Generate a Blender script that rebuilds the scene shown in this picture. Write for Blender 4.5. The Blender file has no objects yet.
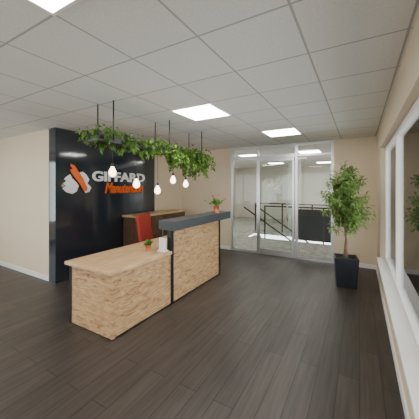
import bpy, bmesh, math, random
from mathutils import Vector, Matrix, Euler
random.seed(7)
SC=bpy.context.scene
COL=SC.collection

# ---------------------------------------------------------------- materials
def newmat(name):
    m=bpy.data.materials.new(name); m.use_nodes=True
    nt=m.node_tree; b=nt.nodes['Principled BSDF']
    return m,nt,b
def simple(name,col,rough=0.5,metal=0.0,var=0.04,scale=12,bump=0.0,spec=None):
    m,nt,b=newmat(name)
    tc=nt.nodes.new('ShaderNodeTexCoord'); n=nt.nodes.new('ShaderNodeTexNoise')
    n.inputs['Scale'].default_value=scale; n.inputs['Detail'].default_value=4
    nt.links.new(tc.outputs['Object'],n.inputs['Vector'])
    r=nt.nodes.new('ShaderNodeValToRGB')
    r.color_ramp.elements[0].position=0.3; r.color_ramp.elements[1].position=0.7
    r.color_ramp.elements[0].color=tuple(c*(1-var) for c in col)+(1,)
    r.color_ramp.elements[1].color=tuple(min(1,c*(1+var)) for c in col)+(1,)
    nt.links.new(n.outputs['Fac'],r.inputs['Fac']); nt.links.new(r.outputs['Color'],b.inputs['Base Color'])
    b.inputs['Roughness'].default_value=rough; b.inputs['Metallic'].default_value=metal
    if spec is not None: b.inputs['Specular IOR Level'].default_value=spec
    if bump>0:
        bp=nt.nodes.new('ShaderNodeBump'); bp.inputs['Strength'].default_value=bump
        nt.links.new(n.outputs['Fac'],bp.inputs['Height']); nt.links.new(bp.outputs['Normal'],b.inputs['Normal'])
    return m
def emis(name,col,s):
    m=bpy.data.materials.new(name); m.use_nodes=True; nt=m.node_tree; nt.nodes.clear()
    e=nt.nodes.new('ShaderNodeEmission'); o=nt.nodes.new('ShaderNodeOutputMaterial')
    e.inputs[0].default_value=col+(1,); e.inputs[1].default_value=s
    nt.links.new(e.outputs[0],o.inputs[0]); return m
def glassmat(name,tint=(0.93,0.96,0.95),ior=1.35):
    m=bpy.data.materials.new(name); m.use_nodes=True; nt=m.node_tree; nt.nodes.clear()
    t=nt.nodes.new('ShaderNodeBsdfTransparent'); t.inputs[0].default_value=tint+(1,)
    g=nt.nodes.new('ShaderNodeBsdfGlossy'); g.inputs['Roughness'].default_value=0.02
    f=nt.nodes.new('ShaderNodeFresnel'); f.inputs['IOR'].default_value=ior
    mx=nt.nodes.new('ShaderNodeMixShader'); o=nt.nodes.new('ShaderNodeOutputMaterial')
    nt.links.new(f.outputs[0],mx.inputs[0]); nt.links.new(t.outputs[0],mx.inputs[1]); nt.links.new(g.outputs[0],mx.inputs[2])
    nt.links.new(mx.outputs[0],o.inputs[0]); return m
def brickmat(name,c1,c2,mortar,bw,rh,ms,offset=0.5,loc=(0,0,0),rot=0,rough=0.4,grain=0.0,gscale=(2,30,1),bump=0.0):
    m,nt,b=newmat(name)
    tc=nt.nodes.new('ShaderNodeTexCoord'); mp=nt.nodes.new('ShaderNodeMapping')
    mp.inputs['Location'].default_value=loc; mp.inputs['Rotation'].default_value=(0,0,rot)
    nt.links.new(tc.outputs['Object'],mp.inputs['Vector'])
    br=nt.nodes.new('ShaderNodeTexBrick'); br.offset=offset
    br.inputs['Scale'].default_value=1; br.inputs['Brick Width'].default_value=bw; br.inputs['Row Height'].default_value=rh
    br.inputs['Mortar Size'].default_value=ms; br.inputs['Mortar Smooth'].default_value=0.1
    br.inputs['Color1'].default_value=c1+(1,); br.inputs['Color2'].default_value=c2+(1,); br.inputs['Mortar'].default_value=mortar+(1,)
    nt.links.new(mp.outputs[0],br.inputs['Vector'])
    out=br.outputs['Color']
    if grain>0:
        mp2=nt.nodes.new('ShaderNodeMapping'); mp2.inputs['Scale'].default_value=gscale
        nt.links.new(mp.outputs[0],mp2.inputs['Vector'])
        n=nt.nodes.new('ShaderNodeTexNoise'); n.inputs['Scale'].default_value=1.5; n.inputs['Detail'].default_value=6
        nt.links.new(mp2.outputs[0],n.inputs['Vector'])
        r=nt.nodes.new('ShaderNodeValToRGB'); r.color_ramp.elements[0].position=0.3; r.color_ramp.elements[1].position=0.7
        r.color_ramp.elements[0].color=(1-grain,)*3+(1,); r.color_ramp.elements[1].color=(1,1,1,1)
        nt.links.new(n.outputs['Fac'],r.inputs['Fac'])
        mx=nt.nodes.new('ShaderNodeMix'); mx.data_type='RGBA'; mx.blend_type='MULTIPLY'; mx.inputs['Factor'].default_value=1
        nt.links.new(out,mx.inputs['A']); nt.links.new(r.outputs['Color'],mx.inputs['B']); out=mx.outputs['Result']
    nt.links.new(out,b.inputs['Base Color']); b.inputs['Roughness'].default_value=rough
    if bump>0:
        bp=nt.nodes.new('ShaderNodeBump'); bp.inputs['Strength'].default_value=bump; bp.invert=True
        nt.links.new(br.outputs['Fac'],bp.inputs['Height']); nt.links.new(bp.outputs['Normal'],b.inputs['Normal'])
    return m
def oakmat(name,sc,cols,pos,dist=1.0,rough=0.4):
    m,nt,b=newmat(name)
    tc=nt.nodes.new('ShaderNodeTexCoord'); mp=nt.nodes.new('ShaderNodeMapping'); mp.inputs['Scale'].default_value=sc
    nt.links.new(tc.outputs['Object'],mp.inputs['Vector'])
    n=nt.nodes.new('ShaderNodeTexNoise'); n.inputs['Scale'].default_value=1.6; n.inputs['Detail'].default_value=8; n.inputs['Distortion'].default_value=dist
    nt.links.new(mp.outputs[0],n.inputs['Vector'])
    r=nt.nodes.new('ShaderNodeValToRGB'); e=r.color_ramp.elements
    e[0].position=pos[0]; e[0].color=cols[0]+(1,); e[1].position=pos[2]; e[1].color=cols[2]+(1,)
    k=e.new(pos[1]); k.color=cols[1]+(1,)
    nt.links.new(n.outputs['Fac'],r.inputs['Fac']); nt.links.new(r.outputs['Color'],b.inputs['Base Color'])
    b.inputs['Roughness'].default_value=rough
    return m
def leafmat(name,a,bc):
    m,nt,b=newmat(name)
    tc=nt.nodes.new('ShaderNodeTexCoord'); n=nt.nodes.new('ShaderNodeTexNoise')
    n.inputs['Scale'].default_value=14; nt.links.new(tc.outputs['Object'],n.inputs['Vector'])
    r=nt.nodes.new('ShaderNodeValToRGB'); r.color_ramp.elements[0].position=0.35; r.color_ramp.elements[1].position=0.65
    r.color_ramp.elements[0].color=a+(1,); r.color_ramp.elements[1].color=bc+(1,)
    nt.links.new(n.outputs['Fac'],r.inputs['Fac']); nt.links.new(r.outputs['Color'],b.inputs['Base Color'])
    b.inputs['Roughness'].default_value=0.5
    tr=nt.nodes.new('ShaderNodeBsdfTranslucent'); nt.links.new(r.outputs['Color'],tr.inputs['Color'])
    mx=nt.nodes.new('ShaderNodeMixShader'); mx.inputs[0].default_value=0.25
    o=nt.nodes['Material Output']
    nt.links.new(b.outputs[0],mx.inputs[1]); nt.links.new(tr.outputs[0],mx.inputs[2]); nt.links.new(mx.outputs[0],o.inputs[0])
    return m

M_cream=simple('cream_paint',(0.70,0.585,0.43),0.8,var=0.015,scale=3)
M_cream2=simple('light_paint',(0.80,0.76,0.69),0.8,var=0.015,scale=3)
M_dark=simple('anthracite_gloss_panel',(0.026,0.032,0.043),0.07,var=0.05,scale=2,spec=0.9)
M_floor=brickmat('dark_oak_planks',(0.078,0.062,0.054),(0.052,0.042,0.037),(0.020,0.016,0.014),1.25,0.16,0.004,0.37,rot=math.radians(90),rough=0.42,grain=0.5,gscale=(1.5,22,1))
M_carp=brickmat('pale_carpet_tile',(0.52,0.50,0.45),(0.42,0.40,0.36),(0.34,0.32,0.30),0.5,0.5,0.004,0.0,rough=0.8,grain=0.5,gscale=(5,5,1))
M_ceil=brickmat('ceiling_tile',(0.80,0.77,0.73),(0.77,0.74,0.70),(0.45,0.43,0.40),0.6,0.6,0.008,0.0,loc=(1.53,0.36,0),rough=0.9,grain=0.10,gscale=(40,40,1),bump=0.2)
oc=((0.22,0.11,0.05),(0.47,0.28,0.14),(0.65,0.43,0.235))
M_oak=oakmat('oak_board',(4,4,20),oc,(0.30,0.46,0.68),1.4)
M_oakt=oakmat('oak_desktop',(18,2.5,3),((0.52,0.33,0.17),(0.62,0.41,0.22),(0.70,0.48,0.27)),(0.3,0.5,0.7),0.4,0.35)
M_slab=simple('charcoal_laminate',(0.045,0.052,0.060),0.35,var=0.06)
M_black=simple('black_metal',(0.012,0.012,0.013),0.4)
M_alu=simple('brushed_aluminium',(0.62,0.62,0.62),0.3,metal=0.85,var=0.03)
M_white=simple('white_lacquer',(0.82,0.81,0.79),0.4,var=0.01)
M_red=simple('red_fabric',(0.36,0.035,0.022),0.8,var=0.15,scale=60,bump=0.1)
M_glass=glassmat('clear_glass'); M_panel=emis('led_panel',(1,0.95,0.88),24)
M_bulb=emis('warm_bulb',(1,0.80,0.52),9)
M_leaf=leafmat('ivy_leaf',(0.045,0.13,0.015),(0.20,0.35,0.055))
M_tleaf=leafmat('ficus_leaf',(0.07,0.16,0.025),(0.26,0.40,0.10))
M_bark=simple('bark',(0.20,0.13,0.08),0.9,var=0.3,scale=30,bump=0.3)
M_soil=simple('soil',(0.03,0.02,0.015),1,var=0.4,scale=50,bump=0.5)
M_plant=simple('anthracite_planter',(0.018,0.024,0.032),0.35)
M_terra=simple('terracotta',(0.50,0.14,0.06),0.6)
M_signw=simple('sign_white',(0.85,0.85,0.85),0.35,var=0.01)
M_signo=simple('sign_orange',(0.85,0.13,0.01),0.35,var=0.05)
M_petal=simple('orange_petal',(0.70,0.13,0.03),0.6,var=0.2)
M_brown=simple('walnut_veneer',(0.11,0.06,0.035),0.4,var=0.2)
M_dglass=simple('smoked_panel',(0.035,0.037,0.042),0.2)

# ---------------------------------------------------------------- helpers
def link(o,parent=None):
    COL.objects.link(o)
    if parent: o.parent=parent
    return o
def empty(name,loc=(0,0,0),rz=0):
    e=bpy.data.objects.new(name,None); e.location=loc; e.rotation_euler=(0,0,rz); e.empty_display_size=0.1
    return link(e)
def meshobj(name,bm,mat,parent=None,smooth=False):
    me=bpy.data.meshes.new(name); bm.to_mesh(me); bm.free()
    if isinstance(mat,(list,tuple)):
        for x in mat: me.materials.append(x)
    else: me.materials.append(mat)
    if smooth:
        for p in me.polygons: p.use_smooth=True
    return link(bpy.data.objects.new(name,me),parent)
def addbox(bm,lo,hi,mi=0):
    vs=[bm.verts.new((x,y,z)) for x in (lo[0],hi[0]) for y in (lo[1],hi[1]) for z in (lo[2],hi[2])]
    for f in ((0,1,3,2),(4,6,7,5),(0,4,5,1),(2,3,7,6),(0,2,6,4),(1,5,7,3)):
        fc=bm.faces.new([vs[i] for i in f]); fc.material_index=mi
def box(name,lo,hi,mat,parent=None,bev=0.0,seg=2):
    bm=bmesh.new(); addbox(bm,lo,hi); bmesh.ops.recalc_face_normals(bm,faces=bm.faces)
    o=meshobj(name,bm,mat,parent)
    if bev>0:
        m=o.modifiers.new('b','BEVEL'); m.width=bev; m.segments=seg; m.limit_method='ANGLE'
    return o
def tube(bm,p0,p1,r0,r1=None,n=8,mi=0,cap=True):
    if r1 is None: r1=r0
    p0=Vector(p0); p1=Vector(p1); d=(p1-p0).normalized()
    a=d.cross(Vector((0,0,1)))
    if a.length<1e-3: a=Vector((1,0,0))
    a.normalize(); b=d.cross(a)
    A=[bm.verts.new(p0+(a*math.cos(t)+b*math.sin(t))*r0) for t in [2*math.pi*i/n for i in range(n)]]
    B=[bm.verts.new(p1+(a*math.cos(t)+b*math.sin(t))*r1) for t in [2*math.pi*i/n for i in range(n)]]
    for i in range(n):
        f=bm.faces.new((A[i],A[(i+1)%n],B[(i+1)%n],B[i])); f.material_index=mi; f.smooth=True
    if cap:
        f=bm.faces.new(A[::-1]); f.material_index=mi; f=bm.faces.new(B); f.material_index=mi
def lathe(bm,prof,c=(0,0,0),n=20,mi=0):
    rings=[]
    for r,z in prof:
        if r<1e-5: rings.append([bm.verts.new((c[0],c[1],c[2]+z))])
        else: rings.append([bm.verts.new((c[0]+r*math.cos(2*math.pi*i/n),c[1]+r*math.sin(2*math.pi*i/n),c[2]+z)) for i in range(n)])
    for A,B in zip(rings,rings[1:]):
        for i in range(n):
            j=(i+1)%n
            if len(A)==1 and len(B)==1: continue
            if len(A)==1: f=bm.faces.new((A[0],B[i],B[j]))
            elif len(B)==1: f=bm.faces.new((A[i],A[j],B[0]))
            else: f=bm.faces.new((A[i],A[j],B[j],B[i]))
            f.material_index=mi; f.smooth=True
def leaf(bm,p,d,L,W,mi=0,droop=0.2):
    d=Vector(d).normalized(); p=Vector(p)
    s=d.cross(Vector((random.uniform(-.5,.5),random.uniform(-.5,.5),1)))
    if s.length<1e-3: s=Vector((1,0,0))
    s.normalize(); n=s.cross(d).normalized()
    base=bm.verts.new(p); mid=bm.verts.new(p+d*L*.5+n*L*.04); tip=bm.verts.new(p+d*L-Vector((0,0,L*droop)))
    l=bm.verts.new(p+d*L*.42+s*W*.5+n*W*.15); r=bm.verts.new(p+d*L*.42-s*W*.5+n*W*.15)
    for f in ((base,r,mid),(r,tip,mid),(base,mid,l),(mid,tip,l)):
        fc=bm.faces.new(f); fc.material_index=mi

H=2.62
CY=2.44   # corner of the logo wall
# ---------------------------------------------------------------- room shell
box('floor',(-8.2,-3,-0.12),(0.6,6.08,0.0),M_floor)
box('floor_landing',(-5.7,6.08,-0.12),(0.6,7.95,0.0),M_carp)
box('floor_far',(-5.7,9.2,-0.12),(0.6,13.2,0.0),M_carp)
box('floor_side',(-5.7,7.95,-0.12),(-3.4,9.2,0.0),M_carp)
box('ceiling',(-8.2,-3,H),(0.8,13.2,H+0.1),M_ceil)
box('wall_logo',(-4.61,CY,0),(-4.41,4.86,H),M_dark)
box('wall_left_return',(-8.2,CY+.015,0),(-4.62,CY+.18,H),M_cream)
box('wall_recess',(-4.61,4.86,0),(-4.45,6.04,H),M_cream)
box('wall_back',(-5.7,6.04,0),(-2.87,6.16,H),M_cream)
box('wall_back_right',(-0.47,6.04,0),(0.6,6.16,H),M_cream)
box('wall_far',(-5.7,13.0,0),(0.6,13.1,H),M_cream2)
box('wall_far_right',(0.4,6.16,-2),(0.5,13.0,H),M_cream2)
# walls with window openings; ax = axis the wall runs along ('x' or 'y'), c0..c1 thickness
def winwall(wname,winname,ax,c0,c1,a0,a1,w0,w1,z0,z1,mat,n,zb=0,sill=None):
    def P(c,a,z): return (c,a,z) if ax=='y' else (a,c,z)
    def B(bm,ca,aa,za,cb,ab,zb_): addbox(bm,P(ca,aa,za),P(cb,ab,zb_))
    bm=bmesh.new()
    B(bm,c0,a0,zb,c1,w0,H); B(bm,c0,w1,zb,c1,a1,H); B(bm,c0,w0,zb,c1,w1,z0); B(bm,c0,w0,z1,c1,w1,H)
    bmesh.ops.recalc_face_normals(bm,faces=bm.faces)
    meshobj(wname,bm,mat)
    w=empty(winname); m=(c0+c1)/2
    bm=bmesh.new()
    B(bm,m-.035,w0,z0,m+.035,w1,z0+.06); B(bm,m-.035,w0,z1-.06,m+.035,w1,z1)
    for i in range(n+1):
        a=w0+(w1-w0-.06)*i/n; B(bm,m-.035,a,z0+.06,m+.035,a+.06,z1-.06)
    bmesh.ops.recalc_face_normals(bm,faces=bm.faces)
    meshobj('frame',bm,M_white,w)
    box('pane',P(m-.004,w0+.01,z0+.01),P(m+.004,w1-.01,z1-.01),M_glass,w)
    if sill: box('sill',P(sill[0],w0+.002,z0+.001),P(sill[1],w1-.002,z0+.03),M_white,w)
RX=0.29
winwall('wall_right','window_1','y',RX,RX+.2,-3,6.04,0.8,5.0,0.45,2.25,M_cream,3,sill=(RX-.05,RX+.064))
winwall('wall_rear','added_window_rear','x',-3.1,-3.0,-8.2,0.49,-7.6,-0.3,0.5,2.45,M_cream,6)  # unseen window, added to let skylight in from behind the camera
winwall('wall_left','added_window_left','y',-8.3,-8.2,-3,CY+.015,-2.6,1.6,0.5,2.45,M_cream,4)  # this window is out of view, added to brighten the room
winwall('wall_far_left','added_window_landing','y',-5.8,-5.7,6.16,13.0,6.9,9.0,0.5,2.4,M_cream2,3,zb=-2)  # window added out of sight to bring daylight onto the landing
# baseboards
box('baseboard_right',(RX-.015,-3,0),(RX,6.04,0.08),M_white)
box('baseboard_back',(-4.45,6.025,0),(-2.9,6.04,0.08),M_white)
box('baseboard_back_right',(-0.45,6.025,0),(RX-.015,6.04,0.08),M_white)
box('baseboard_left',(-8.2,CY,0),(-4.62,CY+.015,0.08),M_white)

# ceiling lights
def panel(name,x,y):
    e=empty(name,(x,y,H))
    bm=bmesh.new()
    for lo,hi in (((0,0,-.012),(.6,.02,0)),((0,.58,-.012),(.6,.6,0)),((0,.02,-.012),(.02,.58,0)),((.58,.02,-.012),(.6,.58,0))): addbox(bm,lo,hi)
    meshobj('trim_frame',bm,M_white,e)
    box('diffuser',(.02,.02,-.008),(.58,.58,-.001),M_panel,e)
for x,y in ((-1.53,4.44),(-2.13,2.64),(-3.93,0.24),(-1.53,0.24),(-2.13,-1.56),(-5.73,0.24),  # all but the first pair are out of view, added to brighten the room
            (-1.53,7.44),(-3.33,7.44),(-1.53,11.04),(-3.33,10.44),(-5.13,9.24)):  # closing pair is added to brighten the space beyond the glass
    panel('ceiling_light',x,y)

# ---------------------------------------------------------------- glass partition
g=empty('glass_partition')
X0,X1,Y=-2.87,-0.47,6.04
bm=bmesh.new()
addbox(bm,(X0,Y,H-.06),(X1,Y+.08,H)); addbox(bm,(X0,Y,0),(X1,Y+.08,.05))
for x,wd in ((X0,.06),(-2.18,.045),(-1.27,.06),(X1-.06,.06)):
    addbox(bm,(x,Y,.05),(x+wd,Y+.08,H-.06))
addbox(bm,(X0,Y-.03,2.30),(-1.21,Y+.05,2.38))
addbox(bm,(-1.21,Y+.02,2.32),(X1,Y+.06,2.36))
meshobj('frame',bm,M_alu,g)
box('pane',(X0+.02,Y+.035,.02),(X1-.02,Y+.045,H-.02),M_glass,g)
d=empty('door_1')
bm=bmesh.new()
addbox(bm,(-2.13,Y-.05,.06),(-2.085,Y-.01,2.29)); addbox(bm,(-1.32,Y-.05,.06),(-1.275,Y-.01,2.29))
addbox(bm,(-2.085,Y-.05,.06),(-1.32,Y-.01,.14)); addbox(bm,(-2.085,Y-.05,2.23),(-1.32,Y-.01,2.29))
tube(bm,(-1.42,Y-.09,.85),(-1.42,Y-.09,1.25),.012); tube(bm,(-1.42,Y-.09,.9),(-1.42,Y-.03,.9),.008); tube(bm,(-1.42,Y-.09,1.2),(-1.42,Y-.03,1.2),.008)
meshobj('leaf_frame',bm,M_alu,d)
box('leaf_glass',(-2.085,Y-.035,.14),(-1.32,Y-.025,2.23),M_glass,d)

# ---------------------------------------------------------------- stairwell beyond
st=empty('staircase')
bm=bmesh.new()
for i in range(11):
    addbox(bm,(-3.4+.27*i,7.97,-.17*(i+1)-.17),(-3.4+.27*(i+1),9.18,-.17*(i+1)))
meshobj('steps',bm,M_carp,st)
bm=bmesh.new()
tube(bm,(-3.35,9.1,.95),(-0.6,9.1,-.8),.025)
tube(bm,(-3.35,8.05,.95),(-0.9,8.05,-.6),.025)
meshobj('handrail',bm,M_black,st)
r=empty('balustrade')
bm=bmesh.new()
for x in (-2.6,-1.75,-0.9,-0.1): addbox(bm,(x,7.88,0),(x+.04,7.92,1.0))
addbox(bm,(-2.6,7.87,1.0),(0.4,7.93,1.04)); 
for x in (-3.4,-2.4,-1.4,-.4): addbox(bm,(x,9.22,0),(x+.04,9.26,1.0))
addbox(bm,(-3.4,9.21,1.0),(0.4,9.27,1.04))
meshobj('rails',bm,M_black,r)
box('dark_panel',(-1.70,7.895,.06),(0.39,7.905,.97),M_dglass,r)
box('clear_panel',(-2.55,7.895,.06),(-1.76,7.905,.97),M_glass,r)
box('structural_column',(-2.35,10.0,0),(-1.95,10.4,H),M_white)

# ---------------------------------------------------------------- reception desk
D=empty('reception_desk')
XF=-2.25
box('desktop',(-3.03,1.78,.70),(XF+.03,2.80,.74),M_oakt,D,.004)
box('desktop_inner',(-3.03,2.80,.70),(XF-.06,4.2,.74),M_oakt,D,.004)
box('end_panel',(-2.96,1.83,.01),(XF,1.87,.70),M_oak,D)
box('end_edge',(-3.0,1.825,0),(-2.96,1.875,.70),M_black,D)
box('front_panel_low',(XF-.03,1.87,.02),(XF,2.80,.70),M_oak,D)
box('plinth_low',(XF-.025,1.88,0),(XF-.006,2.80,.02),M_black,D)
box('front_panel_high',(XF-.05,2.86,.02),(XF,4.20,1.045),M_oak,D)
box('strip_left',(XF-.06,2.80,0),(XF+.008,2.86,1.045),M_black,D)
box('strip_right',(XF-.06,4.20,0),(XF+.008,4.25,1.045),M_black,D)
box('plinth_high',(XF-.045,2.86,0),(XF-.006,4.20,.02),M_black,D)
box('counter_slab',(-2.36,2.68,1.045),(-2.08,4.36,1.17),M_slab,D,.004)
box('rear_leg',(-3.0,4.10,0),(-2.96,4.16,.70),M_black,D)
box('inner_end_panel',(-2.96,4.12,.01),(XF-.06,4.16,.70),M_oak,D)
# card holder on desk
s=empty('card_holder')
box('card',(-2.40,2.735,.755),(-2.28,2.75,.92),M_white,s)
box('base',(-2.41,2.70,.74),(-2.27,2.78,.755),M_white,s)

# drawer cabinet/credenza at wall
c=empty('credenza')
c.location=(0,.35,0)
box('body',(-4.38,3.5,.06),(-3.98,5.2,.98),M_brown,c,.004)
box('top',(-4.40,3.48,.98),(-3.96,5.22,1.02),M_oakt,c,.003)
box('plinth',(-4.36,3.52,0),(-4.02,5.18,.06),M_black,c)
bm=bmesh.new()
for i in range(4):
    y=3.52+i*.42; addbox(bm,(-3.98,y,.09),(-3.965,y+.40,.95))
meshobj('doors',bm,M_brown,c)
bm=bmesh.new()
for i in range(4):
    y=3.86+i*.42; addbox(bm,(-3.965,y,.5),(-3.945,y+.015,.65))
meshobj('handles',bm,M_alu,c)

# ---------------------------------------------------------------- office chair
ch=empty('office_chair',(-3.20,3.62,0),math.radians(-75))
def rbox(name,lo,hi,mat,par,bev=.03,seg=4):
    o=box(name,lo,hi,mat,par,bev,seg)
    for p in o.data.polygons: p.use_smooth=True
    return o
rbox('seat',(-.24,-.23,.44),(.24,.24,.52),M_red,ch)
b=rbox('backrest',(-.23,-.035,-.26),(.23,.035,.28),M_red,ch); b.location=(0,-.27,.84); b.rotation_euler=(math.radians(8),0,0)
bm=bmesh.new()
tube(bm,(0,0,.12),(0,0,.44),.025)
addbox(bm,(-.03,-.30,.42),(.03,0,.44)); addbox(bm,(-.03,-.32,.42),(.03,-.29,.75))
for i in range(5):
    a=2*math.pi*i/5; p=(.27*math.cos(a),.27*math.sin(a))
    tube(bm,(0,0,.12),(p[0],p[1],.07),.022,.014)
    tube(bm,(p[0]-.012*math.sin(a),p[1]+.012*math.cos(a),.03),(p[0]+.012*math.sin(a),p[1]-.012*math.cos(a),.03),.03,n=14)
    tube(bm,(p[0],p[1],.03),(p[0],p[1],.08),.008)
for sx in (-1,1):
    addbox(bm,(sx*.26-.015,-.02,.46),(sx*.26+.015,.02,.66)); addbox(bm,(sx*.26-.03,-.12,.66),(sx*.26+.03,.13,.685))
    addbox(bm,(min(0,sx*.26),-.02,.425),(max(0,sx*.26),.02,.44))
meshobj('base',bm,M_black,ch)

# ---------------------------------------------------------------- small plants
def potted(name,x,y,z,pr,phh,nl,L,W,pot,lm,flower=None):
    e=empty(name,(x,y,z))
    bm=bmesh.new()
    lathe(bm,[(0,0),(pr*.72,0),(pr,phh),(pr*1.06,phh),(pr*1.06,phh+.008),(pr*.9,phh+.008),(pr*.88,phh-.01),(0,phh-.01)],n=24)
    meshobj('pot',bm,pot,e)
    bm=bmesh.new(); fb=bmesh.new()
    for i in range(nl):
        a=random.uniform(0,6.28); el=random.uniform(.5,1.45)
        dd=Vector((math.cos(a)*math.cos(el),math.sin(a)*math.cos(el),math.sin(el)))
        p=Vector((random.uniform(-.3,.3)*pr,random.uniform(-.3,.3)*pr,phh-.01))
        l=L*random.uniform(.6,1)
        tube(bm,p,p+dd*l*.6,.0025,.0015,n=4,cap=False)
        leaf(bm,p+dd*l*.35,dd,l*.65,W)
        leaf(bm,p+dd*l*.3,dd+Vector((random.uniform(-.6,.6),random.uniform(-.6,.6),0)),l*.5,W)
        if flower and i%4==0:
            q=p+dd*l*1.0
            tube(bm,p,q,.002,.0015,n=4,cap=False)
            for k in range(7):
                b_=2*math.pi*k/7
                leaf(fb,q,Vector((math.cos(b_),math.sin(b_),.5)),.035,.02,droop=0)
    meshobj('foliage',bm,lm,e)
    if flower: meshobj('flowers',fb,flower,e)
    else: fb.free()
potted('desk_plant',-2.53,2.66,.74,.042,.07,30,.13,.03,M_terra,M_leaf)
potted('counter_plant',-2.20,4.02,1.17,.055,.11,34,.22,.05,M_terra,M_tleaf,M_petal)

# ---------------------------------------------------------------- tree in planter
T=empty('potted_ficus_tree',(-0.20,4.83,0),math.radians(8))
bm=bmesh.new()
def ring(r,z): return [bm.verts.new((sx*r,sy*r,z)) for sx,sy in ((-1,-1),(1,-1),(1,1),(-1,1))]
R=[ring(.145,0),ring(.175,.47),ring(.155,.47),ring(.15,.42)]
bm.faces.new(R[0][::-1])
for A,B in zip(R,R[1:]):
    for i in range(4): bm.faces.new((A[i],A[(i+1)%4],B[(i+1)%4],B[i]))
meshobj('planter_box',bm,M_plant,T)
bm=bmesh.new(); vs=ring(.151,.43); bm.faces.new(vs); meshobj('soil',bm,M_soil,T)
bm=bmesh.new(); lb=bmesh.new()
tp=[Vector((0,0,.42)),Vector((.015,.01,.7)),Vector((-.01,0,.95)),Vector((.01,.01,1.2)),Vector((0,0,1.5))]
for i in range(4): tube(bm,tp[i],tp[i+1],.022-.004*i,.018-.004*i,n=8)
tube(bm,(.03,.02,.42),(-.01,-.01,.9),.014,.011); tube(bm,(-.03,.0,.42),(.015,.01,.95),.012,.010)
for k in range(165):
    z=random.uniform(.85,1.55); a=random.uniform(0,6.28)
    p=Vector((0,0,z))
    tz=random.uniform(z+.0,min(2.0,z+.55)); t=(tz-.88)/1.12
    prof=max(.07,math.sin(min(1,max(0,t*.86+.14))*math.pi)**.55)
    rr=.42*prof*random.uniform(.35,1)
    q=Vector((rr*math.cos(a),rr*math.sin(a),tz))
    m1=p.lerp(q,.5)+Vector((0,0,.05))
    tube(bm,p,m1,.006,.004,n=5,cap=False); tube(bm,m1,q,.004,.002,n=5,cap=False)
    for j in range(27):
        s=random.uniform(.3,1.05)
        c0=(p.lerp(m1,s*2) if s<.5 else m1.lerp(q,(s-.5)*2))
        dd=Vector((random.gauss(0,1),random.gauss(0,1),random.gauss(.1,.8)))+Vector((math.cos(a),math.sin(a),0))*.5
        c1=c0+dd.normalized()*.02
        leaf(lb,c1,dd,random.uniform(.055,.09),random.uniform(.022,.033),droop=.25)
meshobj('trunk',bm,M_bark,T); meshobj('leaves',lb,M_tleaf,T)

# ---------------------------------------------------------------- hanging planter
P=empty('hanging_planter')
PX0,PX1,PY0,PY1,PZ=-2.74,-2.46,1.82,4.25,2.13
bm=bmesh.new()
for x in (PX0,PX1): addbox(bm,(x-.01,PY0,PZ),(x+.01,PY1,PZ+.02))
for y in (PY0,PY1-.02): addbox(bm,(PX0,y,PZ),(PX1,y+.02,PZ+.02))
for i in range(1,9):
    y=PY0+(PY1-PY0)*i/9; addbox(bm,(PX0,y-.006,PZ),(PX1,y+.006,PZ+.012))
for y in (PY0+.2,(PY0+PY1)/2,PY1-.3):
    for x in (PX0,PX1): tube(bm,(x,y,PZ+.01),(x,y,H),.008)
meshobj('rack',bm,M_black,P)
bm=bmesh.new()
for i in range(6):
    y=PY0+.03+i*.39; addbox(bm,(PX0+.03,y,PZ+.02),(PX1-.03,y+.35,PZ+.10))
meshobj('trough',bm,M_black,P)
lb=bmesh.new()
for k in range(1150):
    y=random.uniform(PY0-.03,PY1+.03); x=random.uniform(PX0-.06,PX1+.06)
    z=PZ+.09+random.gauss(0,.035)+.025*math.sin(y*7)
    dd=Vector((random.gauss(0,1),random.gauss(0,1),random.gauss(.0,.7)))
    leaf(lb,(x,y,z),dd,random.uniform(.045,.075),random.uniform(.035,.055),droop=.35)
for k in range(115):
    y=random.uniform(PY0,PY1); sx=random.choice((-1,1)); x=(PX0+PX1)/2+sx*random.uniform(.05,.2)
    t=(y-PY0)/(PY1-PY0)
    L=random.uniform(.02,.09)+(.09*t+.04 if random.random()<.3 else 0)+.24*t*t
    p=Vector((x,y,PZ+.08)); q=p.copy()
    nseg=max(3,int(L/.03))
    for j in range(nseg):
        q2=q+Vector((random.uniform(-.012,.012)+sx*.004,random.uniform(-.015,.015),-L/nseg))
        tube(lb,q,q2,.0025,n=4,cap=False)
        for _ in range(3):
            dd=Vector((random.gauss(0,1),random.gauss(0,1),random.gauss(-.3,.5)))
            leaf(lb,q2,dd,random.uniform(.045,.07),random.uniform(.03,.05),droop=.35)
        q=q2
meshobj('trailing_ivy',lb,M_leaf,P)

# pendant bulbs (hung from the planter rack, part of the same fixture)
for i,(y,z) in enumerate(((2.12,1.80),(2.51,1.66),(2.93,1.57),(3.30,1.73),(3.65,1.67))):
    bm=bmesh.new(); lathe(bm,[(0,-.055),(.022,-.05),(.040,-.03),(.045,-.005),(.038,.022),(.022,.05),(.014,.075),(0,.075)],c=(-2.60,y,z),n=18)
    meshobj('pendant_bulb_%d'%(i+1),bm,M_bulb,P)
    bm=bmesh.new(); tube(bm,(-2.60,y,z+.07),(-2.60,y,z+.115),.016,n=12); tube(bm,(-2.60,y,z+.11),(-2.60,y,PZ+.005),.003,n=6)
    meshobj('pendant_cord_%d'%(i+1),bm,M_black,P)

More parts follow.
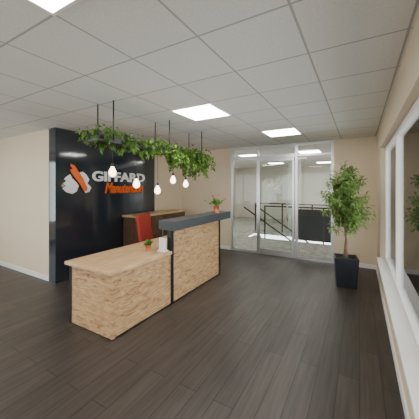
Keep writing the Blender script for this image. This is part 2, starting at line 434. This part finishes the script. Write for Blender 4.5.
# ---------------------------------------------------------------- wall sign
S=empty('wall_sign')
WX=-4.41
def text(name,s,y0,y1,z0,z1,mat,shear=0,off=0.0,ext=.02):
    cu=bpy.data.curves.new(name,'FONT'); cu.body=s; cu.extrude=.02; cu.offset=off; cu.shear=shear; cu.resolution_u=4
    o=bpy.data.objects.new(name,cu); COL.objects.link(o)
    bpy.context.view_layer.update()
    me=bpy.data.meshes.new_from_object(o.evaluated_get(bpy.context.evaluated_depsgraph_get()))
    bpy.data.objects.remove(o)
    xs=[v.co.x for v in me.vertices]; ys=[v.co.y for v in me.vertices]
    ax,bx,ay,by=min(xs),max(xs),min(ys),max(ys)
    for v in me.vertices:
        u=(v.co.x-ax)/(bx-ax); w=(v.co.y-ay)/(by-ay); t=(v.co.z+.02)/.04
        v.co=Vector((WX+.005+ext*t, y0+(y1-y0)*u, z0+(z1-z0)*w))
    me.materials.clear(); me.materials.append(mat)
    return link(bpy.data.objects.new(name,me),S)
text('letters_white','GIFFARD',3.12,4.50,1.73,1.93,M_signw,off=.03)
text('letters_orange','Manutention',3.40,4.44,1.49,1.71,M_signo,shear=.35,off=.02)
def poly(name,pts,mat,x0,x1):
    bm=bmesh.new()
    A=[bm.verts.new((x0,y,z)) for y,z in pts]; B=[bm.verts.new((x1,y,z)) for y,z in pts]
    n=len(pts); bm.faces.new(A[::-1]); bm.faces.new(B)
    for i in range(n): bm.faces.new((A[i],A[(i+1)%n],B[(i+1)%n],B[i]))
    bmesh.ops.recalc_face_normals(bm,faces=bm.faces); bmesh.ops.triangulate(bm,faces=[f for f in bm.faces if len(f.verts)>4])
    return meshobj(name,bm,mat,S)
poly('emblem_wrench',[(2.68,2.03),(2.75,2.00),(2.83,1.88),(2.91,1.78),(2.96,1.67),(3.00,1.60),(2.98,1.54),(2.92,1.56),(2.87,1.65),(2.79,1.75),(2.71,1.85),(2.67,1.92),(2.72,1.95),(2.68,1.98)],M_signo,WX+.03,WX+.05)
poly('emblem_hand',[(2.62,1.80),(2.68,1.84),(2.72,1.77),(2.79,1.71),(2.84,1.64),(2.80,1.54),(2.72,1.50),(2.62,1.53),(2.55,1.60),(2.62,1.64),(2.56,1.68),(2.62,1.72),(2.58,1.76)],M_signw,WX+.005,WX+.028)
poly('emblem_arm',[(2.86,1.88),(2.92,1.90),(2.99,1.85),(3.05,1.76),(3.01,1.69),(3.09,1.61),(3.05,1.53),(2.98,1.51),(2.94,1.58),(2.97,1.66),(2.90,1.77)],M_signw,WX+.005,WX+.028)

# ---------------------------------------------------------------- world, camera
wd=bpy.data.worlds.new('World'); SC.world=wd; wd.use_nodes=True
wd.node_tree.nodes['Background'].inputs[0].default_value=(0.97,0.98,1.0,1); wd.node_tree.nodes['Background'].inputs[1].default_value=5.2
cam=bpy.data.cameras.new('camera'); co=bpy.data.objects.new('camera',cam); COL.objects.link(co)
cam.sensor_width=36; cam.lens=258/419*36; cam.shift_y=-22.5/419
co.location=(0,0,1.62); co.rotation_euler=(math.radians(90),0,math.radians(30.2))
cam.clip_start=0.05
SC.camera=co
